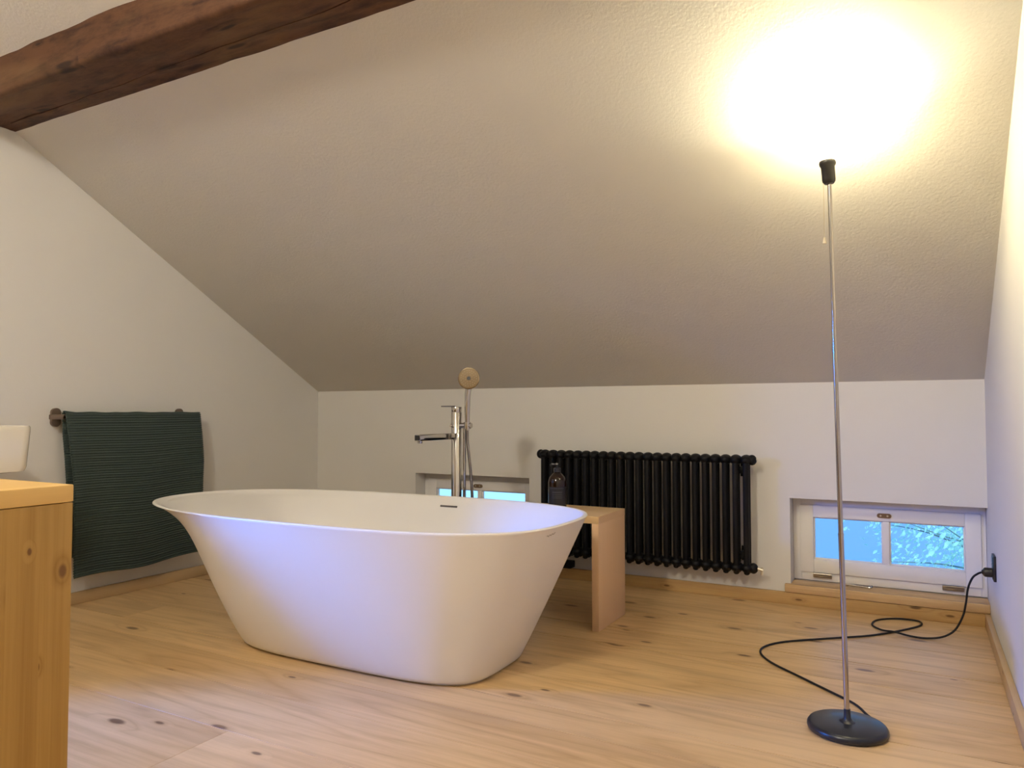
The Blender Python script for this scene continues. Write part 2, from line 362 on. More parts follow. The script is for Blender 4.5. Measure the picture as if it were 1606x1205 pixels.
# raised plaster bands round the niches (slightly proud, hand-worked edge)
def eaves_window(idx, n_, last_right):
    x0, x1, z0, z1 = n_
    e = empty('window_%d' % idx, (0, 0, 0), 'structure')
    yf = D + 0.092
    # fixed frame
    bm = bmesh.new()
    fz0 = z0 + 0.040; t = 0.034
    ax0, ax1 = x0 + 0.001, x1 - 0.001
    box(bm, ax0, x0 + t + 0.006, yf + 0.006, yf + 0.07, fz0, z1 - 0.001, 0.002)
    box(bm, x1 - t + 0.006, ax1, yf + 0.006, yf + 0.07, fz0, z1 - 0.001, 0.002)
    box(bm, x0 + t, x1 - t + 0.01, yf + 0.006, yf + 0.07, z1 - 0.045, z1 - 0.001, 0.002)
    box(bm, x0 + t, x1 - t + 0.01, yf + 0.006, yf + 0.07, fz0, z0 + 0.082, 0.002)
    obj('window_frame', bm, m_white, e)
    # sash
    sx0, sx1, sz0, sz1 = x0 + 0.033, x0 + 0.769, z0 + 0.079, z0 + 0.397
    gx = [(x0 + 0.092, x0 + 0.387), (x0 + 0.414, x0 + 0.709)]; gz = (z0 + 0.142, z0 + 0.340)
    bm = bmesh.new(); ys0, ys1 = yf - 0.004, yf + 0.036
    box(bm, sx0, gx[0][0], ys0, ys1, sz0, sz1, 0.0025); box(bm, gx[1][1], sx1, ys0, ys1, sz0, sz1, 0.0025)
    box(bm, gx[0][0], gx[1][1], ys0, ys1, sz0, gz[0], 0.0025); box(bm, gx[0][0], gx[1][1], ys0, ys1, gz[1], sz1, 0.0025)
    box(bm, gx[0][1], gx[1][0], ys0 + 0.004, ys1, gz[0], gz[1], 0.002)
    s = obj('window_sash', bm, m_white, e)
    for a, b in gx:
        bm = bmesh.new(); yb = ys0 + 0.014
        for q in ((a, a + 0.006, gz[0], gz[1]), (b - 0.006, b, gz[0], gz[1]), (a, b, gz[0], gz[0] + 0.006), (a, b, gz[1] - 0.006, gz[1])):
            box(bm, q[0], q[1], yb, yb + 0.014, q[2], q[3], 0.002)
        obj('glazing_bead', bm, m_white, s)
        obj('glass_pane', B(a, b, yb + 0.015, yb + 0.019, gz[0], gz[1]), m_glass, s, 0)
    # oval latch plate with two screws
    cx = (gx[0][1] + gx[1][0]) / 2 - 0.006; cz = z0 + 0.366
    bm = bmesh.new(); pts = []
    for k in range(25): a = -PI / 2 + PI * k / 24; pts.append((cx + 0.019 + 0.0105 * math.cos(a), cz + 0.0105 * math.sin(a)))
    for k in range(25): a = PI / 2 + PI * k / 24; pts.append((cx - 0.019 + 0.0105 * math.cos(a), cz + 0.0105 * math.sin(a)))
    prism(bm, pts, ys0 - 0.006, ys0 + 0.001)
    l = obj('latch_plate', bm, m_bronze, e, 30)
    for sgn in (-1, 1):
        bm = bmesh.new(); lathe(bm, [(0, -0.0022), (0.0035, -0.0022), (0.0045, 0), (0.0045, 0.002)], 14, (cx + sgn * 0.014, ys0 - 0.007, cz), Matrix.Rotation(-PI / 2, 4, 'X').to_3x3()); obj('screw', bm, m_brass, l)
    # hinges on the lower edge
    for hx in (sx0 + 0.055, sx1 - 0.150):
        bm = bmesh.new(); box(bm, hx, hx + 0.082, ys0 - 0.004, ys0 + 0.006, sz0 - 0.022, sz0 - 0.002, 0.001)
        sweep(bm, [(hx, ys0 - 0.004, sz0 - 0.004), (hx + 0.082, ys0 - 0.004, sz0 - 0.004)], 0.0045, 10)
        obj('hinge', bm, m_hinge, e)
    # sill board
    sr = x1 - 0.0005 if last_right else x1 + 0.022
    bm = bmesh.new(); box(bm, x0 - 0.024, sr, D - 0.026, D - 0.0005, z0 - 0.002, z0 + 0.036, 0.003)
    box(bm, x0 + 0.001, x1 - 0.001, D - 0.01, yf + 0.05, z0 + 0.001, z0 + 0.036, 0.001)
    obj('window_sill', bm, m_sill, e)
    return e
w1 = eaves_window(1, N1, True)
w2 = eaves_window(2, N2, False)
# casement stay lying on the sill of the right window
bm = bmesh.new()
sweep(bm, spline([(-0.315, 3.775, 0.1055), (-0.26, 3.765, 0.1045), (-0.215, 3.755, 0.1045), (-0.203, 3.757, 0.107), (-0.202, 3.765, 0.111)], 6), 0.0045, 8)
box(bm, -0.33, -0.30, 3.772, 3.786, 0.0965, 0.1035, 0.001)
obj('casement_stay', bm, m_chrome, w1)
# gable window, left wall (outside the frame of the picture)
g = empty('window_3', (0, 0, 0), 'structure'); bm = bmesh.new()
for q in ((WY0, WY0 + 0.05, WZ0, WZ1), (WY1 - 0.05, WY1, WZ0, WZ1), (WY0 + .05, WY1 - .05, WZ0, WZ0 + 0.05), (WY0 + .05, WY1 - .05, WZ1 - 0.05, WZ1)):
    box(bm, XL - 0.26, XL - 0.20, q[0], q[1], q[2], q[3], 0.003)
obj('window_frame', bm, m_white, g)
obj('glass_pane', B(XL - 0.235, XL - 0.230, WY0 + 0.05, WY1 - 0.05, WZ0 + 0.05, WZ1 - 0.05), m_glass, g, 0)
# skirting boards
def skirt(name, bm, m): return obj(name, bm, m, None, 30, 'structure')
skirt('baseboard_back', B(XL + TB, XR - TB, D - TB, D - 0.0005, 0.0005, HB, 0.002), m_skirt)
skirt('baseboard_left', B(XL + 0.0005, XL + TB, YF + 0.02, D - 0.0005, 0.0005, HB, 0.002), m_skirt_y)
skirt('baseboard_right', B(XR - TB, XR - 0.0005, YF + 0.02, D - 0.0005, 0.0005, HB, 0.002), m_skirt_y)

# ------------------------------------------------------------------ hewn beam under the slope
def build_beam():
    y0, y1, zb = 1.552, 1.808, 2.149
    def sec():
        s = []
        n = 14
        for k in range(n + 1): s.append((y1, zb + 0.20 - (0.20) * k / n) if False else None)
        return s
    prof = []   # (y, z, free) walking: back side up->down, bottom back->front, front down->up
    prof += [(y1, zb + 0.06), (y1, zb + 0.03), (y1, zb + 0.008), (y1 - 0.006, zb)]
    nb = 27
    for k in range(1, nb): prof.append((0.0, zb))     # placed below, round the drying crack
    prof += [(y0 + 0.010, zb + 0.001), (y0 + 0.003, zb + 0.006), (y0, zb + 0.014)]
    for k in range(1, 12): prof.append((y0, zb + 0.014 + 0.19 * k / 11))
    prof += [(y0 + 0.12, zb + 0.20), (y1, zb + 0.14)]
    bm = bmesh.new(); n = 300; rings = []
    x0, x1 = XL + 0.001, XR - 0.001
    for i in range(n + 1):
        x = x0 + (x1 - x0) * i / n; ring = []
        wy = 0.010 * noise.noise(Vector((x * 1.1, 0, 5))); wf = 0.012 * noise.noise(Vector((x * 0.9, 3, 1)))
        crack = 1.722 - 0.0203 * (x + 2.4) + 0.006 * noise.noise(Vector((x * 4, 7, 2)))
        for j, (y, z) in enumerate(prof):
            d = noise.noise(Vector((x * 3.5, y * 16, z * 16))) * 0.006 + noise.noise(Vector((x * 12, y * 50, z * 50))) * 0.0022
            yy, zz = y, z
            if j < 4: yy += wy + d
            elif j < 4 + nb - 1:
                k = j - 4; ya, yb = y1 - 0.006, y0 + 0.010; wd = 0.0030 * (0.6 + abs(noise.noise(Vector((x * 1.7, 0, 9)))) * 1.6) if -3.42 < x < 0.1 else 0.0003
                if k < 8: yy = ya + (crack + wd - ya) * (k + 1) / 9
                elif k == 8: yy = crack + wd
                elif k == 9: yy = crack
                elif k == 10: yy = crack - wd
                else: yy = crack - wd + (yb - crack + wd) * (k - 10) / 16
                t = (yy - y0) / (y1 - y0); d = noise.noise(Vector((x * 3.5, yy * 16, z * 16))) * 0.006 + noise.noise(Vector((x * 12, yy * 50, z * 50))) * 0.0022
                if k != 9: yy += (wy * t + wf * (1 - t)) * (0 if 7 < k < 11 else 1)
                zz += d
                if k == 9: zz += 0.035 if wd > 0.001 else 0.0
            elif j < len(prof) - 2: yy += wf + d; zz += d * 0.3
            ring.append(bm.verts.new((x, yy, zz)))
        rings.append(ring)
    m = len(prof)
    for a, b in zip(rings[:-1], rings[1:]):
        for k in range(m): bm.faces.new((a[k], a[(k + 1) % m], b[(k + 1) % m], b[k]))
    bm.faces.new(rings[0]); bm.faces.new(rings[-1][::-1])
    o = obj('ceiling_beam', bm, m_beam, None, 50)
    tag(o, 'dark rough-hewn old timber beam running under the sloping ceiling at the top left', 'beam')
build_beam()

# ------------------------------------------------------------------ bathtub
def se_pt(th, cx, cy, aL, aR, b, nL, nR, rot):
    c, s = math.cos(th), math.sin(th); n = nR if c > 0 else nL; a = aR if c > 0 else aL
    # exponents blended near the short axis so the outline has no kink
    x = a * math.copysign(abs(c) ** (2 / n), c); y = b * math.copysign(abs(s) ** (2 / n), s)
    return cx + x * math.cos(rot) - y * math.sin(rot), cy + x * math.sin(rot) + y * math.cos(rot)
TQ = [0.5324, -1.982, 2.2831, 0.9486, 0.9522, 0.4649, 2.3197, 3.2103, 0.01, -1.8024, 2.2844, 0.5822, 0.5138, 0.2573, 4.0166, 4.2056, 10.7199, 0.9729, 0.7188, 0.4518]
H_TUB = TQ[0]
def tub_outer(th, t):
    H, cx, cy, aL, aR, b, nL, nR, rot, cx2, cy2, aL2, aR2, b2, nL2, nR2, kL, kR, kS, wm = TQ
    Rx, Ry = se_pt(th, cx, cy, aL, aR, b, nL, nR, rot); Bx, By = se_pt(th, cx2, cy2, aL2, aR2, b2, nL2, nR2, rot)
    c = math.cos(th); wl = max(0, -c) ** 2; wr = max(0, c) ** 2; ws = 1 - wl - wr
    g = wl * (wm * t + (1 - wm) * t ** kL) + (1 - wl) * t ** ((wr * kR + ws * kS) / (1 - wl + 1e-9)) if t > 0 else 0.0
    return Vector((Bx * (1 - g) + Rx * g, By * (1 - g) + Ry * g, t * H))
def ths(n):
    # resample angles so that points are evenly spread along the rim
    fine = [2 * PI * k / 4000 for k in range(4001)]; L = [0.0]; p = tub_outer(0, 1)
    for a in fine[1:]:
        q = tub_outer(a, 1); L.append(L[-1] + (q - p).length); p = q
    out = []; j = 0
    for k in range(n):
        tgt = L[-1] * k / n
        while L[j + 1] < tgt: j += 1
        out.append(fine[j] + (fine[j + 1] - fine[j]) * (tgt - L[j]) / (L[j + 1] - L[j] + 1e-12))
    return out
TH = ths(220)
def build_tub():
    root = empty('bathtub', (-1.9, 2.28, 0))
    rings = []
    nT = 46
    outer = [[tub_outer(a, (k / nT)) for a in TH] for k in range(nT + 1)]
    cen = Vector((-1.85, 2.284, 0))
    def inset(ring, d, z=None):
        n = len(ring); out = []
        for i in range(n):
            t = (ring[(i + 1) % n] - ring[i - 1]); t.z = 0; t.normalize(); nn = Vector((-t.y, t.x, 0))
            p = ring[i] + nn * d; out.append(Vector((p.x, p.y, ring[i].z if z is None else z)))
        return out
    # smooth rings a little to remove superellipse kinks
    def smooth(ring, it=6):
        for _ in range(it):
            n = len(ring); ring = [ring[i] * 0.5 + (ring[i - 1] + ring[(i + 1) % n]) * 0.25 for i in range(n)]
        return ring
    outer = [smooth(r) for r in outer]
    rings.append(inset(outer[0], 0.012, 0.0)); rings.append(inset(outer[0], 0.010, 0.006))
    rings.append([Vector((p.x, p.y, 0.007)) for p in inset(outer[0], 0.001)])
    for k in range(1, nT): rings.append(outer[k])
    H = H_TUB
    top = outer[-1]; pre = outer[-2]
    rings.append([Vector((p.x, p.y, H - 0.004)) for p in top])
    rings.append(inset(top, 0.0015, H - 0.001)); rings.append(inset(top, 0.005, H)); rings.append(inset(top, 0.012, H)); rings.append(inset(top, 0.0165, H - 0.0015)); rings.append(inset(top, 0.019, H - 0.006))
    zi = 0.11
    for k in range(1, 30):
        f = k / 29; z = (H - 0.008) * (1 - f) + zi * f; t = z / H
        base = smooth([tub_outer(a, t) for a in TH]); d = 0.020 + 0.03 * min(1, f * 1.2)
        d += 0.10 * max(0, (f - 0.78) / 0.22) ** 2.2
        rings.append(inset(base, d, z))
    last = rings[-1]
    c = sum(last, Vector()) / len(last)
    for s in (0.75, 0.45, 0.15): rings.append([c + (p - c) * s - Vector((0, 0, 0.004 * (1 - s))) for p in last])
    bm = bmesh.new(); V = [[bm.verts.new(p) for p in r] for r in rings]; n = len(TH)
    for a, b in zip(V[:-1], V[1:]):
        for i in range(n): bm.faces.new((a[i], a[(i + 1) % n], b[(i + 1) % n], b[i]))
    bm.faces.new(V[0][::-1]); bm.faces.new(V[-1])
    for v in bm.verts: v.co -= root.location
    obj('tub_shell', bm, m_tub, root, 60)
    # overflow slot in the far inner wall
    def inner_back(x, z):
        best = None
        t = z / H
        ring = inset(smooth([tub_outer(a, t) for a in TH]), 0.0215)
        for p in ring:
            if p.y > 2.284 and (best is None or abs(p.x - x) < abs(best.x - x)): best = p
        return best
    p = inner_back(-1.835, 0.492); q = inner_back(-1.745, 0.492)
    bm = bmesh.new(); sweep(bm, [(p.x, p.y - 0.002, 0.492), ((p.x + q.x) / 2, (p.y + q.y) / 2 - 0.002, 0.492), (q.x, q.y - 0.002, 0.492)], 0.0055, 10, True, 1.0, 0.7)
    for v in bm.verts: v.co -= root.location
    obj('overflow_slot', bm, m_darkmetal, root, 40)
    # maker's small script mark near the right end of the outside
    bm = bmesh.new(); pts = []
    for k in range(15):
        th = -0.16 + 0.075 * k / 14; t = 0.945 + 0.006 * math.sin(k * 1.5) + 0.010 * k / 14
        P = tub_outer(th, t); P.x += 0.0012; pts.append(P)
    sweep(bm, pts, 0.0007, 5)
    for v in bm.verts: v.co -= root.location
    obj('maker_mark', bm, m_logo, root, 30)
    tag(root, 'white matt oval freestanding bathtub on the floorboards in the middle', 'bathtub')
build_tub()

# ------------------------------------------------------------------ floor-standing tap with hand shower
def build_tap():
    X, Y = -1.912, 2.95
    e = empty('bath_faucet', (X, Y, 0))
    def P(name, bm, m=m_chrome, par=None, **k): return obj(name, bm, m, par or e, **k)
    bm = bmesh.new(); lathe(bm, [(0, 0), (0.055, 0), (0.055, 0.006), (0.052, 0.009), (0.0, 0.009)], 40); P('base_plate', bm)
    bm = bmesh.new(); lathe(bm, [(0, 0.009), (0.0245, 0.009), (0.0245, 0.899), (0.0238, 0.9), (0, 0.9)], 40); P('column', bm)
    bm = bmesh.new(); lathe(bm, [(0, 0.901), (0.0238, 0.901), (0.0245, 0.903), (0.0245, 0.923), (0.0235, 0.925), (0, 0.925)], 40)
    h = P('control_head', bm)
    bm = bmesh.new(); box(bm, -0.075, -0.005, -0.020, -0.004, 0.925, 0.931, 0.0015); P('lever', bm, m_darkmetal, h)
    # square spout pointing over the tub
    bm = bmesh.new(); box(bm, -0.015, 0.015, -0.312, -0.020, 0.775, 0.803, 0.002)
    s = P('spout', bm)
    P('spout_end', B(-0.012, 0.012, -0.3135, -0.311, 0.778, 0.800, 0.0005), m_black, s)
    bm = bmesh.new(); lathe(bm, [(0, 0.764), (0.010, 0.764), (0.011, 0.766), (0.011, 0.776), (0, 0.776)], 24, (0, -0.292, 0)); P('aerator', bm, m_chrome, s)
    bm = bmesh.new(); lathe(bm, [(0, 0.0), (0.008, 0.0), (0.008, 0.010), (0.0065, 0.013), (0, 0.013)], 20, (-0.012, -0.020, 0.838), Matrix.Rotation(PI / 2, 3, 'X')); P('diverter_knob', bm)
    # holder
    bm = bmesh.new(); sweep(bm, [(0.02, 0, 0.838), (0.082, 0, 0.838)], 0.0125, 20); hx = P('shower_holder', bm)
    bm = bmesh.new(); sweep(bm, [(0.060, 0, 0.822), (0.060, 0, 0.854)], 0.0165, 20); P('holder_cup', bm, m_chrome, hx)
    # riser tube
    bm = bmesh.new(); sweep(bm, [(0.044, 0, 0.828), (0.044, 0, 0.009)], 0.0075, 14); sweep(bm, [(0.02, 0, 0.03), (0.044, 0, 0.03)], 0.006, 12); P('riser_tube', bm)
    hs = empty('hand_shower', (X + 0.06, Y, 0)); tag(hs, 'round chrome hand shower with its hose, standing in the tap holder', 'hand shower')
    pts = spline([(0, 0, 0.815), (0, 0, 0.86), (0, 0.0, 0.92), (0.002, 0, 0.98), (0.006, 0.004, 1.02), (0.010, 0.008, 1.05)], 6)
    rad = [0.0095 + 0.005 * math.sin(min(1, i / (len(pts) - 1)) * PI * 0.62) for i in range(len(pts))]
    bm = bmesh.new(); sweep(bm, pts, rad, 20); obj('handle', bm, m_chrome, hs)
    # head: shallow disc facing the tub and camera
    d = Vector((0.36, -0.92, 0.10)).normalized(); q = Vector((0, 0, 1)).rotation_difference(d).to_matrix()
    c = Vector((0.011, -0.004, 1.058))
    bm = bmesh.new(); lathe(bm, [(0, -0.014), (0.018, -0.014), (0.040, -0.008), (0.050, -0.001), (0.0515, 0.003), (0.050, 0.006), (0.047, 0.0065), (0.046, 0.005), (0, 0.005)], 48, c, q); hd = obj('shower_head', bm, m_chrome_face, hs)
    bm = bmesh.new(); lathe(bm, [(0, 0.0035), (0.009, 0.0035), (0.009, 0.0068), (0, 0.0068)], 24, c, q); obj('center_button', bm, m_black, hd)
    bm = bmesh.new()
    for ring, cnt in ((0.017, 8), (0.027, 14), (0.037, 20)):
        for k in range(cnt):
            a = 2 * PI * k / cnt; o = c + q @ Vector((ring * math.cos(a), ring * math.sin(a), 0.0055)); ellipsoid(bm, o, 0.0010, 0.0010, 0.0010, 6, 4)
    obj('nozzles', bm, simple('white_nozzle', (0.6, 0.6, 0.62), 0.4), hd)
    bm = bmesh.new(); sweep(bm, spline([(0, 0, 0.815), (0.001, 0, 0.76), (0.014, 0.0, 0.66), (0.024, 0, 0.56), (0.030, 0, 0.45), (0.030, 0.01, 0.30), (0.018, 0.02, 0.16), (-0.005, 0.03, 0.09), (-0.03, 0.035, 0.07), (-0.06, 0.03, 0.055), (-0.06, 0.0248, 0.05)], 8), 0.0068, 12)
    obj('shower_hose', bm, simple('dark_chrome_hose', (0.25, 0.23, 0.22), 0.25, 0.9), hs)
    tag(e, 'tall chrome floor-standing bath tap with a square spout behind the tub', 'tap')
build_tap()

# ------------------------------------------------------------------ radiator
def build_radiator():
    n = 23; pitch = 0.0482; xr = -0.722; z0, z1 = 0.134, 0.698; yf, yr = 3.612, 3.652
    e = empty('radiator', (xr, 3.63, 0))
    ox = Vector(e.location)
    def fin(bm):
        for v in bm.verts: v.co -= ox
        return bm
    bm = bmesh.new(); r = 0.0139
    for y in (yf, yr):
        pts = [(xr, y, z0 + 0.002), (xr, y, z0 + 0.006), (xr, y, z0 + 0.014), (xr, y, z1 - 0.03), (xr, y, z1 - 0.012)]
        sweep(bm, pts, [0.007, 0.0125, r, r, r * 0.9], 16)
    for zc_ in (z1 - 0.025, z0 + 0.032):
        ellipsoid(bm, (xr, 3.632, zc_), 0.0285, 0.042, 0.025, 20, 12)
    s = obj('section', fin(bm), m_rad, e, 50)
    for k in range(1, n):
        c = s.copy(); COL.objects.link(c); c.parent = e; c.location = (-pitch * k, 0, 0)
    xl = xr - pitch * (n - 1)
    for x, sg in ((xr, 1), (xl, -1)):
        for z in (z1 - 0.025, z0 + 0.032):
            bm = bmesh.new(); ellipsoid(bm, (x + sg * 0.026, 3.632, z), 0.022, 0.025, 0.025, 20, 14); obj('end_cap', fin(bm), m_rad, e)
    bm = bmesh.new(); sweep(bm, [(xr + 0.044, 3.632, z1 - 0.022), (xr + 0.052, 3.632, z1 - 0.022)], [0.007, 0.0055], 14); obj('vent_plug', fin(bm), m_valve, e, label='small white vent plug')
    bm = bmesh.new(); sweep(bm, [(xr + 0.044, 3.632, z0 + 0.032), (xr + 0.058, 3.632, z0 + 0.030), (xr + 0.070, 3.632, z0 + 0.026)], [0.008, 0.007, 0.009], 14)
    sweep(bm, [(xr + 0.064, 3.632, z0 + 0.040), (xr + 0.064, 3.632, z0 + 0.006)], 0.0055, 12); obj('drain_valve', fin(bm), m_brass, e, label='pale brass valve')
    bm = bmesh.new(); box(bm, xr + 0.010, xr + 0.016, 3.66, 3.668, 0.40, 0.425, 0.001); obj('type_plate', fin(bm), m_valve, e)
    for x in (xr - pitch * 0.5, xl + pitch * 1.5):
        for z in (z1 - 0.075, z0 + 0.085):
            bm = bmesh.new(); box(bm, x - 0.015, x + 0.015, 3.640, D - 0.0003, z - 0.016, z + 0.016, 0.003); box(bm, x - 0.020, x + 0.020, D - 0.006, D - 0.0003, z - 0.035, z + 0.035, 0.002)
            obj('wall_bracket', fin(bm), m_rad, e)
    # connection block under the left part, with its pipe up into the lower header
    bm = bmesh.new(); box(bm, -1.700, -1.638, 3.640, D - 0.021, 0.068, 0.104, 0.003); sweep(bm, [(-1.67, 3.64, 0.10), (-1.67, 3.636, 0.15)], 0.009, 12)
    obj('connection_block', fin(bm), m_rad, e)
    tag(e, 'black column radiator hung on the white knee wall between the low windows', 'radiator')
build_radiator()

# ------------------------------------------------------------------ stool / side table behind the tub
def build_stool():
    e = empty('bench', (-1.165, 3.02, 0))
    x1, x0, ya, yb, zt, t = -1.165, -1.765, 2.868, 3.180, 0.469, 0.030
    def fin(bm):
        for v in bm.verts: v.co -= e.location
        return bm
    obj('bench_top', fin(B(x0, x1 - 0.0005, ya, yb, zt - t, zt, 0.0012)), wood('beech_bench_top', (0.60, 0.42, 0.22), (0.50, 0.31, 0.14), (0.4, 0.24, 0.12), 'X', 55, 3, (1.0, 3.0), 0.03, 0.1, 0.45, 0.25), e)
    obj('side_panel', fin(B(x1 - t, x1, ya, yb, 0.0005, zt - t - 0.0002, 0.0012)), m_stool, e)
    obj('side_panel', fin(B(x0, x0 + t, ya, yb, 0.0005, zt - t - 0.0002, 0.0012)), m_stool, e)
    bm = bmesh.new(); box(bm, x1 - 0.0003, x1 + 0.0006, ya + 0.001, yb - 0.001, zt - t - 0.0002, zt - 0.0015); 
    obj('edge_veneer', fin(bm), m_stool, e)
    tag(e, 'pale wooden U-shaped bench standing between the tub and the radiator', 'bench')
build_stool()
def build_bottle():
    e = empty('soap_bottle', (-1.422, 3.02, 0.4693))
    bm = bmesh.new(); lathe(bm, [(0, 0), (0.036, 0), (0.040, 0.004), (0.0405, 0.010), (0.0405, 0.118), (0.039, 0.128), (0.033, 0.142), (0.022, 0.155), (0.016, 0.160), (0.014, 0.164), (0, 0.164)], 40); b = obj('bottle_body', bm, m_amber, e, 60)
    # label wraps the front of the body
    bm = bmesh.new(); A, Z = 26, (0.020, 0.100); v = []
    for k in range(A + 1):
        a = -PI / 2 + 0.42 + (k / A - 0.5) * 2.3; v.append([bm.verts.new((rr * math.cos(a), rr * math.sin(a), z)) for z in Z for rr in (0.0408, 0.0412)])
    for p, q in zip(v[:-1], v[1:]):
        bm.faces.new((p[1], q[1], q[3], p[3])); bm.faces.new((p[2], p[3], q[3], q[2])); bm.faces.new((p[0], q[0], q[1], p[1])); bm.faces.new((p[0], p[2], q[2], q[0]))
    lb = obj('label', bm, m_label, b)
    bm = bmesh.new()
    for z, h in ((0.093, 0.0016), (0.076, 0.003), (0.068, 0.0015), (0.06, 0.0015), (0.052, 0.0015)):
        vs = []
        for k in range(13):
            a = -PI / 2 + 0.42 + (k / 12 - 0.5) * (1.7 if z > 0.09 else 1.1); vs.append([bm.verts.new((rr * math.cos(a), rr * math.sin(a), zz)) for zz in (z, z + h) for rr in (0.0411, 0.0416)])
        for p, q in zip(vs[:-1], vs[1:]):
            bm.faces.new((p[1], q[1], q[3], p[3])); bm.faces.new((p[2], p[3], q[3], q[2])); bm.faces.new((p[0], q[0], q[1], p[1]))
    obj('label_print', bm, m_labelink, lb)
    bm = bmesh.new(); lathe(bm, [(0, 0.1635), (0.0165, 0.1635), (0.0165, 0.180), (0.015, 0.182), (0.006, 0.182), (0.006, 0.193), (0, 0.193)], 28)
    sweep(bm, spline([(0.006, 0, 0.197), (-0.006, -0.002, 0.1975), (-0.024, -0.006, 0.197), (-0.032, -0.008, 0.192)], 5), [0.0075] * 6 + [0.006] * 5 + [0.0045] * 5, 10); obj('pump', bm, m_black, e)
    tag(e, 'dark amber pump bottle with a dark label, on the bench in front of the radiator', 'soap bottle')
build_bottle()

# ------------------------------------------------------------------ floor lamp, its cord, the socket
def build_lamp():
    bx, by = -0.194, 2.325
    e = empty('floor_lamp', (bx, by, 0))
    bm = bmesh.new(); lathe(bm, [(0, 0), (0.098, 0), (0.104, 0.003), (0.1065, 0.009), (0.106, 0.015), (0.102, 0.021), (0.096, 0.0235), (0.03, 0.0265), (0.0, 0.0265)], 72); obj('lamp_base', bm, m_base, e, 40)
    bm = bmesh.new(); lathe(bm, [(0.0, 0.0262), (0.022, 0.0262), (0.014, 0.030), (0.0095, 0.037), (0.0085, 0.062), (0, 0.062)], 28); obj('pole_socket', bm, m_base, e, 40)
    def axis(z): f = z / 1.6; return Vector((-0.023 * f, 0.0, z))
    bm = bmesh.new(); sweep(bm, [axis(0.06), axis(0.549)], 0.0073, 18); sweep(bm, [axis(0.549), axis(0.553)], 0.0080, 18); obj('lower_pole', bm, m_steel, e)
    bm = bmesh.new(); sweep(bm, [axis(0.553), axis(1.1)], 0.0066, 18); sweep(bm, [axis(1.1), axis(1.575)], 0.0058, 18); obj('upper_pole', bm, m_steel, e)
    top = axis(1.60); tilt = Matrix.Rotation(math.radians(-3.5), 3, 'Y')
    def L(prof, name, m, par, mi=48, extra=None):
        bm = bmesh.new(); lathe(bm, prof, mi, Vector((top.x, top.y, 1.565)), tilt)
        return obj(name, bm, m, par, 40)
    hd = L([(0, 0.0), (0.013, 0.0), (0.0175, 0.006), (0.0185, 0.012), (0.019, 0.050), (0.0225, 0.055), (0.0235, 0.061), (0.0225, 0.067), (0.018, 0.070), (0, 0.070)], 'lamp_holder', m_socket, e)
    # opal glass bowl, open at the top
    R_, z0 = 0.140, 0.0705; out = []; inn = []
    for k in range(17):
        f = k / 16; r = 0.010 + (R_ - 0.010) * math.sin(f * PI / 2) ** 0.9; z = z0 + 0.112 * (1 - math.cos(f * PI / 2)) ** 0.85
        out.append((r, z)); inn.append((max(r - 0.003, 0.004), z + (0.003 if k < 14 else 0.0)))
    L(out + inn[::-1] + [out[0]], 'glass_bowl', m_opal, e, 64)
    L([(0, z0 + 0.004), (0.012, z0 + 0.004), (0.013, z0 + 0.024), (0.022, z0 + 0.040), (0.026, z0 + 0.058), (0.022, z0 + 0.076), (0.010, z0 + 0.086), (0, z0 + 0.087)], 'bulb', m_bulb, e, 24)
    bm = bmesh.new(); sweep(bm, [(-0.038, -0.004, 1.620), (-0.038, -0.004, 1.408)], 0.0008, 6)
    sweep(bm, [(-0.018, -0.004, 1.622), (-0.038, -0.004, 1.622)], 0.0025, 8)
    pc = obj('pull_chain', bm, m_cap, e)
    bm = bmesh.new(); lathe(bm, [(0, 0.0), (0.0065, 0.0), (0.006, 0.003), (0.0025, 0.018), (0.0, 0.020)], 16, (-0.038, -0.004, 1.390)); obj('pull_knob', bm, m_cap, pc)
    tag(e, 'lit floor lamp with a glass bowl, thin steel pole and round black base', 'floor lamp')
build_lamp()
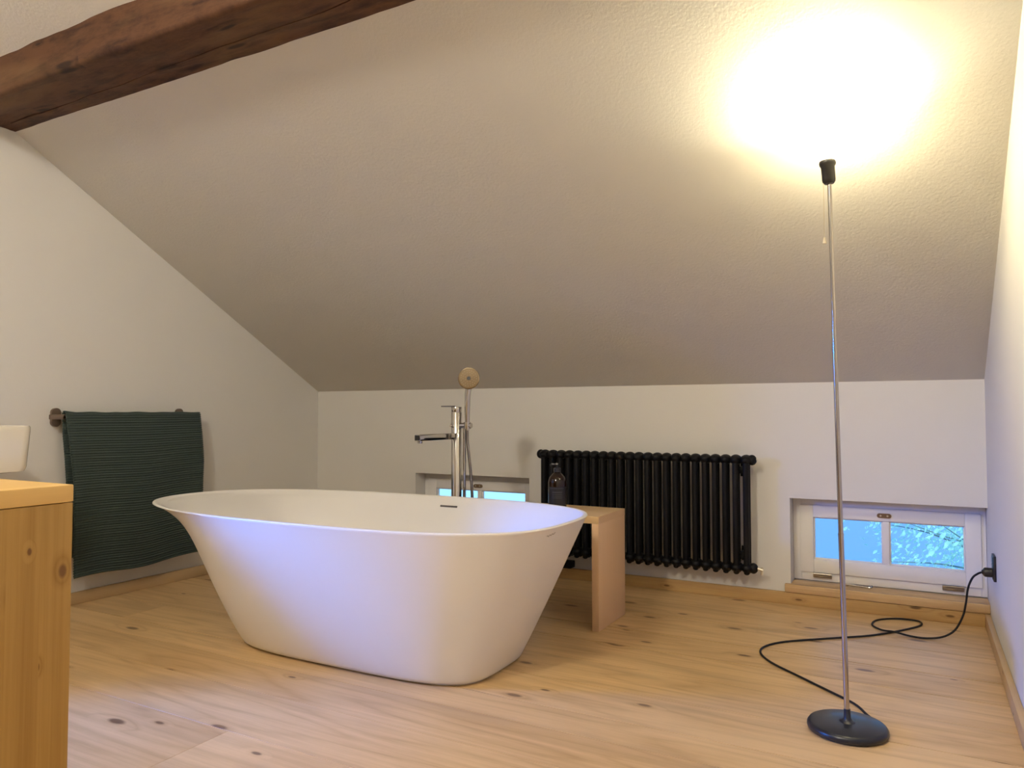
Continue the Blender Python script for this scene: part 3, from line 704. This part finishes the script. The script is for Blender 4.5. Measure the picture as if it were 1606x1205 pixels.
def build_cord():
    z = 0.0045
    fl = [(-0.118, 2.398, 0.010), (-0.150, 2.46, z), (-0.190, 2.535, z), (-0.27, 2.612, z), (-0.381, 2.714, z), (-0.479, 2.807, z), (-0.533, 2.898, z), (-0.534, 2.985, z), (-0.475, 3.085, z), (-0.33, 3.212, z), (-0.199, 3.322, z), (-0.113, 3.425, z),
          (-0.045, 3.525, z), (-0.008, 3.600, z), (-0.018, 3.655, z), (-0.070, 3.664, z), (-0.125, 3.643, z), (-0.178, 3.585, z), (-0.189, 3.500, z), (-0.150, 3.430, 0.007), (-0.105, 3.405, 0.0125), (-0.055, 3.395, 0.007), (-0.005, 3.395, z), (0.045, 3.41, 0.008),
          (0.082, 3.425, 0.020), (0.112, 3.43, 0.048), (0.137, 3.43, 0.104), (0.147, 3.425, 0.155), (0.155, 3.42, 0.213), (0.170, 3.418, 0.254), (0.186, 3.412, 0.272), (0.200, 3.408, 0.281)]
    bm = bmesh.new(); sweep(bm, spline(fl, 6), 0.0038, 10)
    e = obj('power_cord', bm, m_cord); tag(e, 'black cord looping over the floorboards from the lamp base to the socket', 'cord')
    bm = bmesh.new()
    lathe(bm, [(0, 0), (0.006, 0), (0.010, 0.004), (0.0165, 0.008), (0.018, 0.014), (0.018, 0.034), (0, 0.034)], 24, (0.2, 3.407, 0.283), Matrix.Rotation(PI / 2, 3, 'Y')); obj('plug', bm, m_black, e)
    s = empty('wall_socket', (XR, 3.407, 0.305)); tag(s, 'black square wall socket low on the white wall at the right', 'socket')
    bm = bmesh.new(); box(bm, -0.010, -0.0003, -0.040, 0.040, -0.050, 0.046, 0.002); obj('socket_plate', bm, m_black, s)
    bm = bmesh.new(); box(bm, -0.0118, -0.0095, -0.027, 0.027, -0.044, 0.010, 0.0008); box(bm, -0.0118, -0.0095, -0.027, 0.027, 0.014, 0.040, 0.0008); obj('socket_insert', bm, m_socket, s)
build_cord()

# ------------------------------------------------------------------ towel rail and towel on the left wall
def build_rail():
    e = empty('towel_rail', (XL, 2.33, 0.88))
    for y in (2.002 - 2.33, 2.655 - 2.33):
        bm = bmesh.new(); pts = []
        for k in range(17): a = PI * k / 16; pts.append((y + 0.021 * math.cos(a), 0.020 + 0.021 * math.sin(a)))
        for k in range(17): a = PI + PI * k / 16; pts.append((y + 0.021 * math.cos(a), -0.024 + 0.021 * math.sin(a)))
        prism(bm, pts, 0.0004, 0.016, 'X'); b = obj('bracket', bm, m_rail, e)
        bm = bmesh.new(); box(bm, 0.015, 0.078, y - 0.008, y + 0.008, -0.010, 0.010, 0.002); obj('bracket_arm', bm, m_rail, b)
    bm = bmesh.new(); box(bm, 0.066, 0.078, -0.392, 0.390, -0.011, 0.012, 0.003); obj('rail_bar', bm, m_rail, e)
    tag(e, 'flat brown metal towel rail screwed to the left wall', 'towel rail')
    # towel folded over the bar
    X = XL + 0.072; zt = 0.896
    nu, nv = 64, 420
    Lf, Lb = 0.745, 0.66; cap = 0.045; tot = Lf + Lb + cap
    bm = bmesh.new(); grid = []
    for j in range(nv + 1):
        s = tot * j / nv; row = []
        for i in range(nu + 1):
            u = i / nu
            if s < Lf:        # front drop, from the hem up
                d = Lf - s; side = 1; k = min(1, d / 0.1)
                x = X + 0.013 + 0.006 * k; z = zt - 0.008 - d
            elif s > Lf + cap:
                d = s - Lf - cap; side = -1; k = min(1, d / 0.1)
                x = X - 0.013 - 0.010 * k; z = zt - 0.008 - d
            else:
                a = PI * (s - Lf) / cap; x = X + 0.013 * math.cos(a); z = zt - 0.008 + 0.014 * math.sin(a); d = 0; side = 0
            yl = 2.004 + (0.036 * min(1, d / 0.30) if side >= 0 else 0.026 * min(1, d / 0.30)) + 0.02 * max(0, (d - 0.3))
            yr = 2.729 + 0.022 * min(1, d / 0.25)
            y = yl + (yr - yl) * u
            fold = 0.010 * math.sin(u * 5.2 + 0.5) * min(1, d / 0.35) + 0.006 * math.sin(u * 11 + 1.3 + d * 2) * min(1, d / 0.4) + 0.010 * noise.noise(Vector((u * 3, d * 3, side * 5)))* min(1, d / 0.2)
            rib = 0.0038 * math.sin(2 * PI * s / 0.0118)
            x += (fold * 0.8 + (rib if side >= 0 else -rib)) * (1 if side >= 0 else 0.6)
            if side == 0: z += 0.004 * noise.noise(Vector((u * 9, 2, 0))) + (0.006 * (max(0, 1 - u * 14)))
            # the hem hangs slightly lower at the left, waving
            if side > 0: z += (0.006 * math.sin(u * 9)  + 0.010 * (u - 0.3)) * (d / Lf)
            z += -0.006 * math.sin(u * PI) * (d > 0) * min(1, d / 0.2)
            row.append(bm.verts.new((x, y, z)))
        grid.append(row)
    for j in range(nv):
        for i in range(nu): bm.faces.new((grid[j][i], grid[j][i + 1], grid[j + 1][i + 1], grid[j + 1][i]))
    o = obj('towel', bm, m_towel, None, 0)
    for p in o.data.polygons: p.use_smooth = True
    md = o.modifiers.new('thickness', 'SOLIDIFY'); md.thickness = 0.004; md.offset = 0
    tag(o, 'dark green ribbed towel folded over the rail on the left wall', 'towel')
build_rail()

# ------------------------------------------------------------------ wash basin on the left wall and the pine cabinet
def rrect(x0, x1, y0, y1, r, n=8):
    pts = []
    for cx, cy, a0 in ((x1 - r, y1 - r, 0), (x0 + r, y1 - r, PI / 2), (x0 + r, y0 + r, PI), (x1 - r, y0 + r, 1.5 * PI)):
        for k in range(n + 1): a = a0 + PI / 2 * k / n; pts.append((cx + r * math.cos(a), cy + r * math.sin(a)))
    return pts
def build_basin():
    x0, x1, y0, y1 = XL + 0.0005, -3.000, 0.98, 1.640; z0, z1 = 0.672, 0.850
    e = empty('wash_basin', (XL, 1.31, z0)); bm = bmesh.new(); rings = []
    def ring(ins, z, r): return [bm.verts.new((x, y, z)) for x, y in rrect(x0, x1 - ins, y0 + ins, y1 - ins, r)]
    seq = [(0.022, z0, 0.05), (0.010, z0 + 0.004, 0.05), (0.006, z0 + 0.02, 0.045), (0.0, z1 - 0.02, 0.04), (0.0, z1 - 0.006, 0.04), (0.003, z1, 0.04), (0.016, z1, 0.035), (0.022, z1 - 0.006, 0.03)]
    for s in seq: rings.append(ring(*s))
    for ins, z, r in ((0.026, z1 - 0.05, 0.03), (0.04, z0 + 0.05, 0.04), (0.09, z0 + 0.035, 0.05), (0.2, z0 + 0.030, 0.05)):
        rings.append([bm.verts.new((x, y, z)) for x, y in rrect(x0 + 0.10 + ins * 0.4, x1 - ins, y0 + ins, y1 - ins, r)])
    for a, b in zip(rings[:-1], rings[1:]):
        n = len(a)
        for i in range(n): bm.faces.new((a[i], a[(i + 1) % n], b[(i + 1) % n], b[i]))
    bm.faces.new(rings[0][::-1]); bm.faces.new(rings[-1])
    for v in bm.verts: v.co -= e.location
    obj('basin_bowl', bm, m_ceramic, e, 50)
    bm = bmesh.new(); sweep(bm, [(0.2, 0, 0.004), (0.2, 0, -0.12), (0.18, 0, -0.16), (0.001, 0, -0.16)], 0.016, 14); obj('drain_pipe', bm, m_chrome, e)
    tag(e, 'white ceramic wash basin fixed to the left wall beyond the pine cabinet', 'wash basin')
build_basin()
def build_cabinet():
    x1, y1, zt = -1.035, 0.620, 0.80; x0, y0 = -2.74, 0.08; t = 0.024
    e = empty('cabinet', (x1, y1, 0))
    def fin(bm):
        for v in bm.verts: v.co -= e.location
        return bm
    obj('cabinet_top', fin(B(x0, x1, y0, y1, zt - t, zt, 0.0018)), m_cab_top, e, label='glued pine top board with lamp highlight painted in')
    obj('side_panel', fin(B(x1 - 0.027, x1 - 0.0005, y0, y1 - 0.0005, 0.0005, zt - t - 0.0008, 0.0012)), m_cab, e)
    obj('side_panel', fin(B(x0, x0 + 0.027, y0, y1 - 0.0005, 0.0005, zt - t - 0.0008, 0.0012)), m_cab, e)
    obj('back_panel', fin(B(x0 + 0.027, x1 - 0.0275, y1 - 0.022, y1 - 0.002, 0.06, zt - t - 0.0008, 0.001)), m_cab, e)
    obj('bottom_panel', fin(B(x0 + 0.027, x1 - 0.0275, y0 + 0.02, y1 - 0.022, 0.06, 0.082, 0.001)), m_cab, e)
    xm = (x0 + x1) / 2
    for a, b, hx in ((x0 + 0.029, xm - 0.0015, xm - 0.04), (xm + 0.0015, x1 - 0.029, xm + 0.04)):
        d = obj('door', fin(B(a, b, y0, y0 + 0.019, 0.065, zt - t - 0.003, 0.001)), m_cab, e)
        bm = bmesh.new(); lathe(bm, [(0, 0), (0.006, 0), (0.006, 0.012), (0.014, 0.018), (0.014, 0.024), (0, 0.026)], 20, (hx, y0, 0.55), Matrix.Rotation(PI / 2, 3, 'X')); obj('knob', fin(bm), m_cab_top, d)
    tag(e, 'knotty yellow pine cabinet standing at the left in front of the towel', 'cabinet')
build_cabinet()

# ------------------------------------------------------------------ outside, seen through the low windows
obj('ground', B(-40, 30, 4.6, 60, -1.75, -1.6), m_tile, None, 0, 'structure')
def build_tree():
    e = empty('garden_tree', (0.55, 8.4, -1.6)); rnd = random.Random(11)
    bm = bmesh.new(); sweep(bm, spline([(0, 0, 0), (0.03, 0.02, 0.5), (-0.04, 0, 1.0), (0.02, 0, 1.6), (0.0, 0, 2.4)], 5), [0.07 - 0.0024 * i for i in range(21)], 10)
    obj('trunk', bm, m_bark, e)
    bm = bmesh.new()
    tips = []
    for k in range(70):
        a = rnd.uniform(0, 2 * PI); z = rnd.uniform(0.15, 2.3); l = rnd.uniform(0.7, 1.5)
        p0 = Vector((0, 0, z)); p1 = p0 + Vector((math.cos(a) * l * 0.5, math.sin(a) * l * 0.5, 0.12)); p2 = p0 + Vector((math.cos(a) * l, math.sin(a) * l, rnd.uniform(-0.1, 0.35)))
        pts = spline([p0, p1, p2], 5); sweep(bm, pts, [0.012 - 0.0009 * i for i in range(len(pts))], 6); tips += pts[3:]
    obj('branches', bm, m_bark, e)
    bm = bmesh.new()
    for k in range(12000):
        c = rnd.choice(tips) + Vector((rnd.gauss(0, 0.13), rnd.gauss(0, 0.13), rnd.gauss(0, 0.12)))
        n = Vector((rnd.gauss(0, 1), rnd.gauss(0, 1), rnd.gauss(0, 1))).normalized(); a = n.orthogonal().normalized(); b = n.cross(a); s = rnd.uniform(0.016, 0.034)
        v = [bm.verts.new(c + a * s * i + b * s * 0.55 * j + n * k2) for i, j, k2 in ((-1, 0, 0), (-0.3, -0.9, 0.006), (0.5, -0.7, 0.006), (1.1, 0, 0), (0.5, 0.7, 0.006), (-0.3, 0.9, 0.006))]
        bm.faces.new(v)
    f = obj('foliage', bm, m_leaf, e, 0); f['kind'] = 'stuff'
    tag(e, 'pale green leafy tree outside, seen through the low window by the lamp', 'tree')
build_tree()

e = empty('backdrop_house', (-9.5, 11.5, -1.6))  # added pale house, gives the window behind the tub its bright view
bm = bmesh.new(); box(bm, -5.0, 5.0, -0.5, 3.5, 0, 3.4, 0.01); obj('house_wall', bm, simple('pale_render', (0.78, 0.80, 0.80), 0.9), e)
bm = bmesh.new(); prism(bm, [(-0.9, 3.4), (3.9, 3.4), (1.5, 5.0)], -5.3, 5.3, 'X'); obj('roof', bm, m_bark, e, 0)
tag(e, 'pale house wall added outside to brighten the view through the low window behind the tub', 'house')
